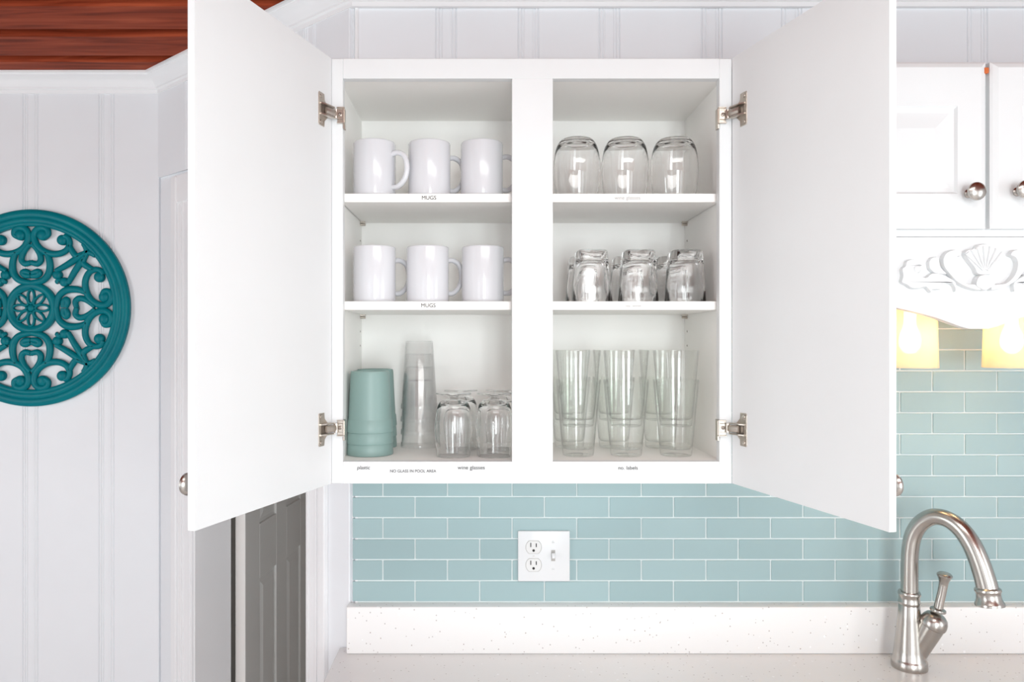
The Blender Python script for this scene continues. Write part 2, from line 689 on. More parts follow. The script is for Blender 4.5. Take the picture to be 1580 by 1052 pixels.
bm = nb()
rows = [[bm.verts.new((q.x, q.y, CEIL + z)) for q in offs(d)] for d, z in cprof]
for i in range(len(rows)):
    a, c = rows[i], rows[(i + 1) % len(rows)]
    for k in range(3):
        bm.faces.new((a[k], a[k + 1], c[k + 1], c[k]))
struct(obj('trim_1', bm, TRIM, None, 25), 'white crown moulding under the plank ceiling')

# door casing and jamb
bm = nb()
for s0, s1 in ((S_OP0 - 0.115, S_OP0 - 0.006), (S_OP1 + 0.004, S_OP1 + 0.086)):
    w = s1 - s0
    abox(bm, s0, s1, 0.0, 0.012, 0, DOORH + 0.085, 0.002)
    inner = s0 == S_OP0 - 0.115
    lo, hi = (s0 + 0.0, s0 + 0.028) if inner else (s1 - 0.026, s1)
    abox(bm, lo, hi, 0.010, 0.020, 0, DOORH + 0.085, 0.003)
    for t in (0.42, 0.52, 0.9):
        u = s0 + w * (t if inner else 1 - t)
        abox(bm, u, u + 0.006, 0.011, 0.0145, 0, DOORH + 0.085, 0.0015)
abox(bm, S_OP0 - 0.115, S_OP1 + 0.086, 0.0, 0.0155, DOORH + 0.004, DOORH + 0.088, 0.003)
struct(obj('trim_2', bm, TRIM), 'white casing around the closet doorway')
bm = nb()
abox(bm, S_OP0 - 0.02, S_OP0, -0.112, 0.004, 0, DOORH)
abox(bm, S_OP1, S_OP1 + 0.012, -0.112, 0.004, 0, DOORH)
abox(bm, S_OP0, S_OP1, -0.112, 0.004, DOORH - 0.015, DOORH + 0.002)
struct(obj('trim_3', bm, TRIM), 'white door jamb lining the closet doorway')

# closet behind the angled wall
bm = nb()
box(bm, LX - 0.06, LX, YL + 0.1, 3.2, 0, CEIL + 0.03)
box(bm, LX, 0.4, 3.1, 3.2, 0, CEIL + 0.03)
box(bm, 0.3, 0.4, YK + 0.1, 3.1, 0, CEIL + 0.03)
struct(obj('wall_closet', bm, CLOSET), 'shaded wall inside the closet')

# six panel door standing open into the closet
j = A0 + AD * S_OP0 - AN * 0.112
hx = PX(363, j.y + 0.02)
dd = Vector((0.085, 1.0)).normalized()
dnn = Vector((dd.y, -dd.x))                   # towards the opening
DM = Matrix(((dd.x, dnn.x, 0, hx), (dd.y, dnn.y, 0, j.y + 0.02), (0, 0, 1, 0), (0, 0, 0, 1)))
DW, DT = 0.63, 0.032
bm = bx(0.005, DW - 0.005, 0.007, DT - 0.007, 0.015, 2.02, M=DM)
door = struct(obj('door_1', bm, DOORP), 'white six panel closet door standing open in shade')
cols_ = ((0.115, 0.265), (0.365, 0.515))
rows_ = ((0.24, 0.865), (1.04, 1.62), (1.73, 1.90))
for u0, u1 in ((0.0, 0.115), (0.265, 0.365), (0.515, DW)):
    obj('stile', bx(u0, u1, 0, DT, 0.01, 2.025, 0.0015, 1, M=DM), DOORP, door)
for z0, z1 in ((0.01, 0.24), (0.865, 1.04), (1.62, 1.73), (1.90, 2.025)):
    for u0, u1 in cols_:
        obj('rail', bx(u0, u1, 0, DT, z0, z1, 0.0015, 1, M=DM), DOORP, door)
for u0, u1 in cols_:
    for z0, z1 in rows_:
        bm = nb()
        for w0, w1 in ((0.007, 0.001), (DT - 0.007, DT - 0.001)):
            i0, i1 = 0.012, 0.032
            o_ = [(u0 + i0, z0 + i0), (u1 - i0, z0 + i0), (u1 - i0, z1 - i0), (u0 + i0, z1 - i0)]
            n_ = [(u0 + i1, z0 + i1), (u1 - i1, z0 + i1), (u1 - i1, z1 - i1), (u0 + i1, z1 - i1)]
            av = [bm.verts.new(DM @ Vector((u, w0, z))) for u, z in o_]
            cv = [bm.verts.new(DM @ Vector((u, w1, z))) for u, z in n_]
            bm.faces.new(cv)
            for i in range(4):
                q = (i + 1) % 4
                bm.faces.new((av[i], av[q], cv[q], cv[i]))
        obj('panel', bm, DOORP, door)

# ------------------------------------------------------------------ tiles
S = F / YT
tw, th, gr = 99.8 / S, 32.42 / S, 0.0032
zt0 = PZ(928.5, YT)                       # lower edge of the lowest row
tx0 = PX(543, YT)
MX1 = 0.4775                              # right side of the open cabinet
CB = PZ(746, 1.43)                        # its underside
ZSINK = 1.84
XE = 1.46
obj('grout_bed', bx(KX + 0.004, 2.205, YT + 0.0022, YK + 0.009, zt0 - 0.004, ZSINK - 0.02), GROUT, wall_back)


def tile_mesh(w):
    bm = nb()
    box(bm, -w / 2, w / 2, 0.0, 0.007, 0.0, th - gr, 0.0012, 2)
    return to_mesh('tile', bm, TILE)


tile_cache = {}
nrow = 0
while zt0 + nrow * th < ZSINK - 0.03:
    z = zt0 + nrow * th
    x = tx0 + (0 if nrow % 2 else 0)
    joints = [PX(640.4, YT) + k * tw if nrow % 2 == 0 else PX(590.6, YT) + k * tw for k in range(-1, 18)]
    edges = [tx0] + [q for q in joints if q > tx0 + 0.01]
    edges = [q for q in edges if q < 2.2] + [2.2]
    for x0, x1 in zip(edges, edges[1:]):
        if x1 - x0 < 0.012:
            continue
        if z > CB + 0.01 and x1 < MX1 + 0.05:
            continue                       # hidden behind the cabinet
        w = round(x1 - x0 - gr, 5)
        if w not in tile_cache:
            tile_cache[w] = tile_mesh(w)
        inst('tile', tile_cache[w], ((x0 + x1) / 2, YT + random.uniform(-0.0003, 0.0003), z + gr / 2), wall_back)
    nrow += 1

# ------------------------------------------------------------------ worktop
ZC = 0.915
YLIP = 1.695
wt = empty('countertop', (0.5, 1.2, ZC - 0.04))
tag(wt, 'white speckled quartz countertop under the aqua tiled backsplash', 'countertop')
obj('slab', bx(-0.333, 2.2, 1.06, YK + 0.008, ZC - 0.04, ZC, 0.004, 3), STONE, wt, 40)
obj('splash_lip', bx(-0.310, 2.2, YLIP, YT + 0.003, ZC, PZ(936.5, YLIP), 0.003, 3), STONE, wt, 40)
bc = empty('base_cabinet', (0.9, 1.4, 0))
tag(bc, 'white base cabinet carrying the speckled countertop', 'cabinet')
obj('carcass', bx(-0.30, 2.15, 1.12, YK, 0.10, ZC - 0.04), CAB, bc)
obj('toe_kick', bx(-0.30, 2.15, 1.18, YK, 0.0, 0.10), CAB, bc)
for k in range(5):
    obj('door', bx(-0.29 + k * 0.487, -0.29 + k * 0.487 + 0.475, 1.10, 1.12, 0.13, ZC - 0.06, 0.003), CAB, bc)

# ------------------------------------------------------------------ open wall cabinet
YF = 1.43
SF = F / YF
X0, X1 = PX(511, YF), MX1
ZT = PZ(90, YF)
OL0, OL1 = PX(529, YF), PX(790, YF)
OR0, OR1 = PX(853, YF), PX(1110, YF)
OZ0, OZ1 = PZ(712, YF), PZ(121, YF)
YBK = 1.71
SIDE = 0.009
cab = empty('wall_cabinet', ((X0 + X1) / 2, YF, CB))
tag(cab, 'open white wall cabinet holding mugs and glasses, both doors swung wide', 'cabinet')
FT = 0.019
obj('stile', bx(X0, OL0, YF, YF + FT, CB, ZT, 0.0012, 1), CAB, cab)
obj('stile', bx(OR1, X1, YF, YF + FT, CB, ZT, 0.0012, 1), CAB, cab)
obj('mullion', bx(OL1, OR0, YF, YF + FT, OZ0, OZ1, 0.0006, 1), CAB, cab)
for a, c in ((OL0, OR1),):
    obj('top_rail', bx(a, c, YF, YF + FT, OZ1, ZT, 0.0008, 1), CAB, cab)
    obj('bottom_rail', bx(a, c, YF, YF + FT, CB, OZ0, 0.0008, 1), CAB, cab)
IX0, IX1 = OL0 - SIDE, OR1 + SIDE
obj('side_panel', bx(X0 + 0.001, IX0, YF + FT, YT, CB, ZT), MELA, cab)
obj('side_panel', bx(IX1, X1 - 0.001, YF + FT, YT, CB, ZT), MELA, cab)
obj('top_panel', bx(IX0, IX1, YF + FT, YBK, OZ1 + 0.002, ZT), MELA, cab)
obj('bottom_panel', bx(IX0, IX1, YF + FT, YBK, CB + 0.004, OZ0 - 0.0006), MELA, cab)
obj('back_panel', bx(IX0, IX1, YBK, YT - 0.001, CB + 0.004, ZT), MELA, cab)
YSH = 1.455
SH1 = PZ(298.5, YSH)
SH0 = PZ(464.7, YSH)
for z in (SH1, SH0):
    sh = obj('shelf', bx(IX0 + 0.0015, IX1 - 0.0015, YSH, YBK - 0.001, z - 0.0168, z, 0.0008, 1), MELA, cab)
    for x, s in ((IX0, 1), (IX1, -1)):
        for yy in (YBK - 0.022,):
            bm = nb()
            lathe(bm, [(0, 0), (0.0028, 0), (0.0028, 0.012), (0, 0.012)], 12, axis_matrix((x, yy, z - 0.0235), (s, 0, 0)))
            box(bm, min(x, x + s * 0.012), max(x, x + s * 0.012), yy - 0.005, yy + 0.005, z - 0.0195, z - 0.0168)
            obj('shelf_pin', bm, HINGE, sh, 40)
for x, s in ((IX0, 1), (IX1, -1)):
    for zz in (SH0 - 0.055, SH0 - 0.087, SH0 + 0.06, SH1 - 0.06, SH1 + 0.05):
        bm = nb()
        lathe(bm, [(0, 0), (0.0022, 0), (0.0022, 0.0006), (0, 0.0006)], 10, axis_matrix((x, YBK - 0.022, zz), (s, 0, 0)))
        obj('pin_hole', bm, HINGED, cab)

KNOB = [(0.0, 0.0), (0.0085, 0.0), (0.0085, 0.002), (0.006, 0.004), (0.0052, 0.010), (0.0065, 0.014), (0.011, 0.0165), (0.0155, 0.020), (0.0172, 0.0235), (0.0165, 0.027), (0.013, 0.030), (0.007, 0.0318), (0.0, 0.0325)]


def knob(name, origin, direction, parent):
    bm = nb()
    lathe(bm, KNOB, 32, axis_matrix(origin, direction))
    return obj(name, bm, NICKEL, parent, 35)


def raised_door(parent, M, W, H, T, bev=0.012, fw=(0.057, 0.057, 0.085, 0.065)):
    """cabinet door in (u, w, z): back at w=0, profiled front at w=T. fw = left, right, top, bottom frame width"""
    bm = nb()
    # slab with a chamfered front edge, then frame / groove / raised field on the front face
    l, r, t, bo = fw
    loops = [(0, 0, W, H, 0.0), (0, 0, W, H, T - 0.007), (0.004, 0.004, W - 0.004, H - 0.004, T - 0.004), (bev, bev, W - bev, H - bev, T),
             (l, bo, W - r, H - t, T), (l + 0.004, bo + 0.004, W - r - 0.004, H - t - 0.004, T - 0.005), (l + 0.012, bo + 0.012, W - r - 0.012, H - t - 0.012, T - 0.0055),
             (l + 0.042, bo + 0.042, W - r - 0.042, H - t - 0.042, T - 0.0005)]
    prev = None
    for u0, z0, u1, z1, w in loops:
        ring = [bm.verts.new(M @ Vector((u, w, z))) for u, z in ((u0, z0), (u1, z0), (u1, z1), (u0, z1))]
        if prev is None:
            bm.faces.new(ring)
        else:
            for i in range(4):
                q = (i + 1) % 4
                bm.faces.new((prev[i], prev[q], ring[q], ring[i]))
        prev = ring
    bm.faces.new(prev)
    return obj('door', bm, CAB, parent)


DWID, DTH = 0.383, 0.019
for side, hx_, dv in (('L', X0 + 0.001, Vector((-0.121, -0.3634))), ('R', X1 - 0.001, Vector((0.099, -0.37)))):
    d2 = dv.normalized()
    n2 = Vector((-d2.y, d2.x)) if side == 'R' else Vector((d2.y, -d2.x))    # towards the painted outside
    M = Matrix(((d2.x, n2.x, 0, hx_), (d2.y, n2.y, 0, YF - 0.003), (0, 0, 1, CB + 0.001), (0, 0, 0, 1)))
    dr = raised_door(cab, M, DWID, ZT - CB - 0.002, DTH)
    kp = M @ Vector((DWID - 0.038, DTH, 0.058))
    knob('knob', kp, (n2.x, n2.y, 0), dr)
    # concealed compact hinges
    sx = 1 if side == 'L' else -1
    xe = OL0 if side == 'L' else OR1          # inner edge of the stile
    for py in (170.5, 662):
        zc = PZ(py, 1.40)
        HM = M.copy()
        HM[2][3] = zc

        def H(u, w, z):
            return HM @ Vector((u, w, z))
        # cup plate with two screw ears (w is negative on the inside of the door)
        bm = nb()
        outl = [(0.028, -0.031), (0.046, -0.031), (0.048, -0.028), (0.048, 0.028), (0.046, 0.031), (0.028, 0.031), (0.027, 0.020), (0.016, 0.011), (0.016, -0.011), (0.027, -0.020)]
        prism(bm, outl, lambda u, v, d: H(u, -d, v), -0.0002, 0.0016, 0.0005)
        hg = obj('hinge', bm, HINGE, cab)
        # folded side cheeks of the cup
        for zz in (-1, 1):
            bm = nb()
            prism(bm, [(0.044, 0.0), (0.044, 0.004), (0.034, 0.009), (0.012, 0.013), (0.008, 0.012), (0.010, 0.004)], lambda u, v, d: H(u, -v - 0.0005, zz * (0.0085 + d)), 0.0, 0.0025)
            obj('cheek', bm, HINGE, hg)
        bm = nb()
        vs = box(bm, 0.018, 0.042, -0.0022, -0.0012, -0.0085, 0.0085, M=HM)
        obj('cup', bm, HINGED, hg)
        for zz in (-0.024, 0.024):
            bm = nb()
            lathe(bm, [(0, 0), (0.0036, 0), (0.0033, 0.0012), (0.0015, 0.0018), (0, 0.0012)], 14, axis_matrix(H(0.040, -0.0014, zz), (-n2.x, -n2.y, 0)))
            obj('screw', bm, HINGE, hg, 35)
        # arm from the cup to the clip
        p0 = H(0.030, -0.006, 0)
        p1 = H(0.012, -0.012, 0)
        p2 = Vector((hx_ + sx * 0.010, YF - 0.008, zc))
        bm = nb()
        sweep(bm, spline([p0, p1, p2], 5), 0.0025, 8, Vector((0, 0, 1)), 0.0065)
        obj('arm', bm, HINGE, hg, 40)
        bm = nb()
        sweep(bm, [p2 + Vector((0, 0, -0.0085)), p2 + Vector((0, 0, 0.0085))], 0.0042, 14)
        obj('pivot', bm, HINGE, hg, 40)
        # clip folded over the front and the inner edge of the stile
        xa, xb = sorted((hx_ + sx * 0.011, xe + sx * 0.004))
        bm = nb()
        box(bm, xa, xb, YF - 0.0020, YF - 0.0003, zc - 0.0165, zc + 0.0145, 0.0006, 1)
        box(bm, xa, xb, YF - 0.0075, YF - 0.001, zc + 0.0125, zc + 0.0145, 0.0005, 1)
        box(bm, xa, xb, YF - 0.0075, YF - 0.001, zc - 0.0165, zc - 0.0145, 0.0005, 1)
        box(bm, *sorted((xe + sx * 0.0006, xe + sx * 0.0028)), YF - 0.006, YF + 0.016, zc - 0.0165, zc + 0.0145, 0.0006, 1)
        box(bm, *sorted((xe + sx * 0.0006, xe + sx * 0.0040)), YF - 0.002, YF + 0.012, zc - 0.0255, zc - 0.0160, 0.0006, 1)
        obj('clip', bm, HINGE, hg)
        bm = nb()
        box(bm, xa + 0.003, xb - 0.003, YF - 0.0050, YF - 0.002, zc - 0.009, zc + 0.008, 0.0006, 1)
        obj('slide', bm, HINGE, hg)
        bm = nb()
        lathe(bm, [(0, 0), (0.0038, 0), (0.0038, 0.0015), (0.0016, 0.0022), (0, 0.0012)], 16, axis_matrix(((xa + xb) / 2 - sx * 0.001, YF - 0.005, zc), (0, -1, 0)))
        obj('screw', bm, HINGED, hg, 35)

# ------------------------------------------------------------------ printed labels
def text(name, body, px0, px1, py, Y, m, label, italic=0.0, bold=0.0):
    cu = bpy.data.curves.new('t', 'FONT')
    cu.body = body
    cu.align_x, cu.align_y = 'CENTER', 'CENTER'
    cu.size = 0.01
    cu.shear = italic
    cu.offset = 0.0
    cu.extrude = 0.00012
    t = bpy.data.objects.new('t', cu)
    col.objects.link(t)
    bpy.context.view_layer.update()
    me = bpy.data.meshes.new_from_object(t.evaluated_get(bpy.context.evaluated_depsgraph_get()))
    bpy.data.objects.remove(t)
    xs_ = [v.co.x for v in me.vertices]
    ys_ = [v.co.y for v in me.vertices]
    w = max(xs_) - min(xs_)
    k = (px1 - px0) * Y / F / w
    cx_, cy_ = (max(xs_) + min(xs_)) / 2, (max(ys_) + min(ys_)) / 2
    for v in me.vertices:
        x, y, z = v.co
        v.co = ((x - cx_) * k, -z - 0.0006, (y - cy_) * k)
    me.materials.clear()
    me.materials.append(m)
    me.name = name
    o = inst(name, me, P((px0 + px1) / 2, py, Y))
    tag(o, label, 'label', 'printed labels on the cabinet')
    return o


text('shelf_label', 'MUGS', 651, 673, 305, YSH, INK, 'black MUGS lettering on the edge of the upper shelf')
text('shelf_label', 'MUGS', 650, 672, 471, YSH, INK, 'black MUGS lettering on the edge of the lower shelf')
text('shelf_label', 'wine glasses', 948, 988, 306, YSH, INKF, 'faded grey lettering below the stemless glasses')
text('shelf_label', 'tea. water', 965, 990, 472, YSH, INKF, 'faded grey lettering below the upturned rocks glasses')
text('shelf_label', 'plastic', 551, 571, 722, YF, INK, 'small plastic lettering on the bottom rail under sage cups', 0.15)
text('shelf_label', 'NO GLASS IN POOL AREA', 602, 673, 726.5, YF, INK, 'NO GLASS IN POOL AREA lettering on the bottom rail')
text('shelf_label', 'wine glasses', 706, 748, 722, YF, INK, 'black wine glasses lettering on the bottom rail')
text('shelf_label', 'no. labels', 954, 984, 721.5, YF, INK, 'small lettering on the bottom rail under the tall tumblers')


# ------------------------------------------------------------------ mugs
def mug_meshes():
    R, Hh, t = 0.0425, 0.112, 0.0035
    bm = nb()
    lathe(bm, [(0, 0.003), (R - 0.010, 0.003), (R - 0.008, 0.0), (R - 0.003, 0.0), (R - 0.0005, 0.003), (R, 0.008), (R, Hh - 0.003), (R - 0.0008, Hh - 0.0008), (R - t / 2, Hh),
               (R - t + 0.0006, Hh - 0.001), (R - t, Hh - 0.004), (R - t, 0.012), (R - t - 0.006, 0.006), (0, 0.006)], 56)
    body = to_mesh('mug_body', bm, CERAMIC, 40)
    bm = nb()
    pts = [(R - 0.003, 0, 0.086), (R + 0.012, 0, 0.088), (R + 0.027, 0, 0.079), (R + 0.0325, 0, 0.058), (R + 0.028, 0, 0.036), (R + 0.013, 0, 0.021), (R - 0.003, 0, 0.020)]
    sweep(bm, spline(pts, 6), 0.0052, 12, Vector((0, 1, 0)), 0.0058)
    handle = to_mesh('handle', bm, CERAMIC, 60)
    return body, handle


mb, mh = mug_meshes()
mugs = ((578, 1.510, SH1, -24, 'white ceramic mug on the upper shelf, nearest the left door'),
        (662.5, 1.512, SH1, 24, 'white ceramic mug in the middle of the upper shelf row'),
        (743.5, 1.512, SH1, 12, 'white ceramic mug on the upper shelf beside the centre mullion'),
        (578, 1.510, SH0, 28, 'white ceramic mug on the lower shelf, nearest the left door'),
        (660, 1.510, SH0, 26, 'white ceramic mug in the middle of the lower shelf row'),
        (745, 1.512, SH0, 8, 'white ceramic mug on the lower shelf beside the centre mullion'))
for px, Y, z, rz, lab in mugs:
    r = empty('coffee_mug', (PX(px, Y), Y, z))
    tag(r, lab, 'mug', 'white mugs on the shelves')
    inst('mug_body', mb, (PX(px, Y), Y, z), r)
    inst('handle', mh, (PX(px, Y), Y, z), r)
    r.rotation_euler.z = math.radians(rz)


# ------------------------------------------------------------------ glassware
def glass_mesh(name, prof, m, segs=56, invert=True):
    bm = nb()
    if invert:
        h = max(z for r, z in prof)
        prof = [(r, h - z) for r, z in prof]
    lathe(bm, prof, segs)
    return to_mesh(name, bm, m, 50)


def smooth_prof(pts, n=4):
    return [(max(0.0, q.x), q.y) for q in spline([Vector((r, z, 0)) for r, z in pts], n)]


stemless = smooth_prof([(0.027, 0.0), (0.034, 0.004), (0.0415, 0.017), (0.0465, 0.042), (0.0475, 0.064), (0.0455, 0.093), (0.0415, 0.120)])
stemless_in = smooth_prof([(0.0401, 0.120), (0.0440, 0.093), (0.0460, 0.064), (0.0450, 0.043), (0.0398, 0.021), (0.031, 0.0125), (0.020, 0.010)])
me = glass_mesh('stemless_wine_glass', [(0, 0.0015), (0.022, 0.0012)] + stemless + [(0.0408, 0.1206)] + stemless_in + [(0, 0.0095)], GLASS)
for px, lab in ((890, 'upturned stemless wine glass on the upper shelf, beside the mullion'), (964.5, 'upturned stemless wine glass in the middle of the upper shelf trio'), (1040.5, 'upturned stemless wine glass on the upper shelf, nearest the right hinge')):
    o = inst('stemless_wine_glass', me, (PX(px, 1.512), 1.512, SH1))
    tag(o, lab, 'wine glass', 'stemless wine glasses on the upper shelf')


def rocks_mesh():
    """upturned rocks glass: square base with rounded corners turning into a rounder rim"""
    Hh, n = 0.105, 64
    bm = nb()

    def ring(z, a, e):
        vs = []
        for i in range(n):
            t = 2 * PI * i / n
            c_, s_ = math.cos(t), math.sin(t)
            k = (abs(c_) ** e + abs(s_) ** e) ** (-1 / e)
            vs.append(bm.verts.new((a * k * c_, a * k * s_, Hh - z)))
        return vs
    spec = [(0.0, 0.024, 4.5), (0.0, 0.0275, 4.5), (0.0015, 0.030, 4.5), (0.005, 0.0315, 4.5), (0.03, 0.0335, 4.2), (0.07, 0.0365, 3.4), (0.1035, 0.0392, 2.8), (0.105, 0.0386, 2.8),
            (0.105, 0.0376, 2.8), (0.1035, 0.0370, 2.8), (0.07, 0.0342, 3.2), (0.03, 0.0300, 3.6), (0.022, 0.0280, 3.4), (0.018, 0.022, 3.0), (0.0165, 0.012, 2.4)]
    rings = [ring(*q) for q in spec]
    for a_, b_ in zip(rings, rings[1:]):
        for i in range(n):
            q = (i + 1) % n
            bm.faces.new((a_[i], a_[q], b_[q], b_[i]))
    for rg, z in ((rings[0], 0.0005), (rings[-1], 0.016)):
        c_ = bm.verts.new((0, 0, Hh - z))
        for i in range(n):
            bm.faces.new((c_, rg[i], rg[(i + 1) % n]))
    return to_mesh('rocks_glass', bm, GLASS, 45)


me = rocks_mesh()
for Y, row in ((1.512, 'front'), (1.628, 'back')):
    for px, wh in ((912, 'beside the mullion'), (984.5, 'at the middle'), (1057, 'nearest the right hinge')):
        x = PX(px, 1.512)
        o = inst('rocks_glass', me, (x, Y, SH0))
        tag(o, 'upturned square based rocks glass in the %s row, %s' % (row, wh), 'rocks glass', 'rocks glasses on the lower shelf')

Hp = 0.153
pint = [(0, 0.002), (0.024, 0.0015), (0.028, 0.0), (0.0305, 0.001), (0.0318, 0.006), (0.0322, 0.012)]
for k in range(1, 11):
    t = k / 10
    z = 0.012 + (Hp - 0.0135) * t
    r = 0.0322 + 0.0133 * t
    pint.append((r, z))
pint += [(0.0450, Hp), (0.0440, Hp), (0.0434, Hp - 0.0015), (0.0422, 0.13), (0.0385, 0.085), (0.0350, 0.045), (0.0325, 0.020), (0.029, 0.0145), (0.02, 0.0130), (0, 0.0125)]
me = glass_mesh('tall_tumbler', pint, GLASSG, 56, False)
for Y, row in ((1.512, 'front'), (1.632, 'back')):
    for px, wh in ((892, 'stack beside the mullion'), (966, 'middle stack'), (1043, 'stack nearest the right hinge')):
        for k, lv in ((0, 'lower'), (1, 'upper')):
            x = PX(px, 1.512) + (0.0 if row == 'front' else -0.004)
            o = inst('tall_tumbler', me, (x, Y, OZ0 + k * 0.0595))
            tag(o, '%s clear tumbler of the %s, %s row, bottom shelf' % (lv, wh, row), 'tumbler', 'stacked tall tumblers')

# sage plastic cups, upturned and nested
Hs = 0.1235
cup = [(0, 0.003), (0.033, 0.003), (0.0345, 0.0), (0.0380, 0.0005), (0.0390, 0.003), (0.0397, 0.010), (0.0440, Hs - 0.0265), (0.0444, Hs - 0.0245), (0.0458, Hs - 0.0225), (0.0475, Hs - 0.0015), (0.0470, Hs), (0.0450, Hs), (0.0440, Hs - 0.010), (0.0421, 0.06), (0.0386, 0.006), (0, 0.0052)]
me = glass_mesh('plastic_cup', cup, SAGE, 56)
for px, Y, row in ((571, 1.533, 'front'), (579, 1.645, 'rear')):
    for k, lv in enumerate(('bottom', 'middle', 'top')):
        o = inst('plastic_cup', me, (PX(px, Y), Y, OZ0 + k * 0.0233))
        tag(o, '%s sage green plastic cup of the %s upturned stack' % (lv, row), 'cup', 'sage plastic cups')

# clear plastic cups, upturned and nested
Hc = 0.148
cc = [(0, 0.002), (0.026, 0.002), (0.0275, 0.0), (0.0295, 0.0005), (0.0300, 0.003), (0.0385, Hc - 0.012), (0.0402, Hc - 0.010), (0.0408, Hc - 0.001), (0.0402, Hc), (0.0394, Hc), (0.0390, Hc - 0.009), (0.0375, Hc - 0.012), (0.0291, 0.005), (0.028, 0.0032), (0, 0.003)]
me = glass_mesh('clear_plastic_cup', cc, PLASTIC, 48)
for k in range(4):
    o = inst('clear_plastic_cup', me, (PX(647, 1.640), 1.640, OZ0 + k * 0.028))
    tag(o, '%s clear plastic cup of the tall upturned stack beside sage cups' % ('lowest', 'second lowest', 'second highest', 'topmost')[k], 'cup', 'clear plastic cups')

# footed wine glasses, upturned
gob = [(0, 0.0), (0.034, 0.0), (0.0358, 0.0008), (0.036, 0.0018), (0.030, 0.0032), (0.014, 0.0055), (0.0082, 0.0085)]
gob += smooth_prof([(0.0085, 0.0095), (0.014, 0.0122), (0.026, 0.0165), (0.0335, 0.030), (0.0382, 0.058), (0.0382, 0.080), (0.0355, 0.105), (0.0330, 0.126)])
gob += [(0.0323, 0.1264)] + smooth_prof([(0.0318, 0.126), (0.0343, 0.105), (0.0368, 0.080), (0.0368, 0.058), (0.0325, 0.035), (0.0250, 0.0235), (0.012, 0.0205)]) + [(0, 0.020)]
me = glass_mesh('wine_glass', gob, GLASS)
for x, Y, lab in ((PX(700, 1.503), 1.503, 'upturned footed wine glass in front, beside the clear plastic cups'), (PX(763, 1.503), 1.503, 'upturned footed wine glass in front, partly behind the mullion'),
                  (PX(711, 1.6), 1.605, 'upturned footed wine glass in the rear row, left of its pair'), (PX(775, 1.6), 1.605, 'upturned footed wine glass in the rear row, right of its pair')):
    o = inst('wine_glass', me, (x, Y, OZ0))
    tag(o, lab, 'wine glass', 'footed wine glasses')

# ------------------------------------------------------------------ sink cabinet and valance
YD = 1.41
sk = empty('sink_wall_cabinet', (0.97, YF, ZSINK - 0.02))
tag(sk, 'low white wall cabinet with raised panel doors above the sink', 'cabinet')
SZT = PZ(92, YD)
obj('carcass', bx(MX1 + 0.002, XE, YF, YT, ZSINK - 0.015, SZT - 0.004), CAB, sk)
dz0, dz1 = PZ(352, YD), PZ(94, YD)
for x0, x1 in ((0.50, PX(1524, YD)), (PX(1530.5, YD), 1.425)):
    M = Matrix(((1, 0, 0, x0), (0, -1, 0, YF - 0.0005), (0, 0, 1, dz0), (0, 0, 0, 1)))
    dr = raised_door(sk, M, x1 - x0, dz1 - dz0, YF - YD)
    if x0 < 0.6:
        knob('knob', (PX(1494, YD), YD, PZ(299, YD)), (0, -1, 0), dr)
    else:
        knob('knob', (PX(1569, YD), YD, PZ(296, YD)), (0, -1, 0), dr)
bm = nb()
box(bm, PX(1520.5, YD), PX(1527.5, YD), YD + 0.002, YD + 0.012, PZ(112, YD), PZ(103, YD), 0.0015, 2)
obj('bumper', bm, ORANGE, sk)

vl = empty('valance', (0.97, YF, PZ(507, YF)))
tag(vl, 'white scalloped valance board with carved applique above the sink', 'valance')
half = [(0, 507), (15, 507), (28, 503.5), (40, 499), (65, 490), (90, 483), (125, 475), (170, 466), (230, 457), (300, 451), (372, 448)]
vpx = [(1510 - d, y) for d, y in half[::-1]] + [(1510 + d, y) for d, y in half[1:]]
pts = [(PX(x, YF), PZ(y, YF)) for x, y in vpx]
pts[0] = (MX1 + 0.002, pts[0][1])
pts[-1] = (XE, pts[-1][1])
ztop = ZSINK - 0.016
poly = pts + [(XE, ztop), (MX1 + 0.002, ztop)]
bm = nb()
prism(bm, poly, lambda u, v, d: Vector((u, YF + d, v)), 0.0, 0.019)
obj('board', bm, CAB, vl)

# carved applique: shell, rosette and leaf scrolls, traced in the 7.9x detail then mirrored
ACX = 1515.0


def apx(x, y):
    return (PX(1380 + x / 7.9, YF), PZ(360 + y / 7.9, YF))


def mirror(p):
    c0 = PX(ACX, YF)
    return (2 * c0 - p[0], p[1])


YA = YF
ap = None


def pillow(name, outline, depth, parent, bev=0.004, mir=False, dome=True):
    q = [apx(*p) for p in outline]
    if mir:
        q = [mirror(p) for p in q]
    q = [(v.x, v.y) for v in spline([Vector((a_, b_, 0)) for a_, b_ in q], 3, True)]
    n = len(q)
    P2 = [Vector(p) for p in q]
    if sum(P2[i].x * P2[(i + 1) % n].y - P2[(i + 1) % n].x * P2[i].y for i in range(n)) < 0:
        P2.reverse()
    ins = []
    for i in range(n):
        e = (P2[(i + 1) % n] - P2[i - 1]).normalized()
        ins.append(P2[i] + Vector((-e.y, e.x)) * 0.0016)
    bm = nb()
    lay = [[bm.verts.new((p.x, YA - d, p.y)) for p in pl] for pl, d in ((P2, -0.0005), (P2, depth * 0.55), (ins, depth))]
    for a_, b_ in zip(lay, lay[1:]):
        for i in range(n):
            k = (i + 1) % n
            bm.faces.new((a_[i], a_[k], b_[k], b_[i]))
    for t in tessellate_polygon([[Vector((p.x, p.y, 0)) for p in P2]]):
        v = [lay[2][i] for i in t]
        f = bm.faces.new(v)
        f.normal_update()
        if f.normal.y > 0:
            f.normal_flip()
    o = obj(name, bm, CAB, parent, 45, False)
    return o


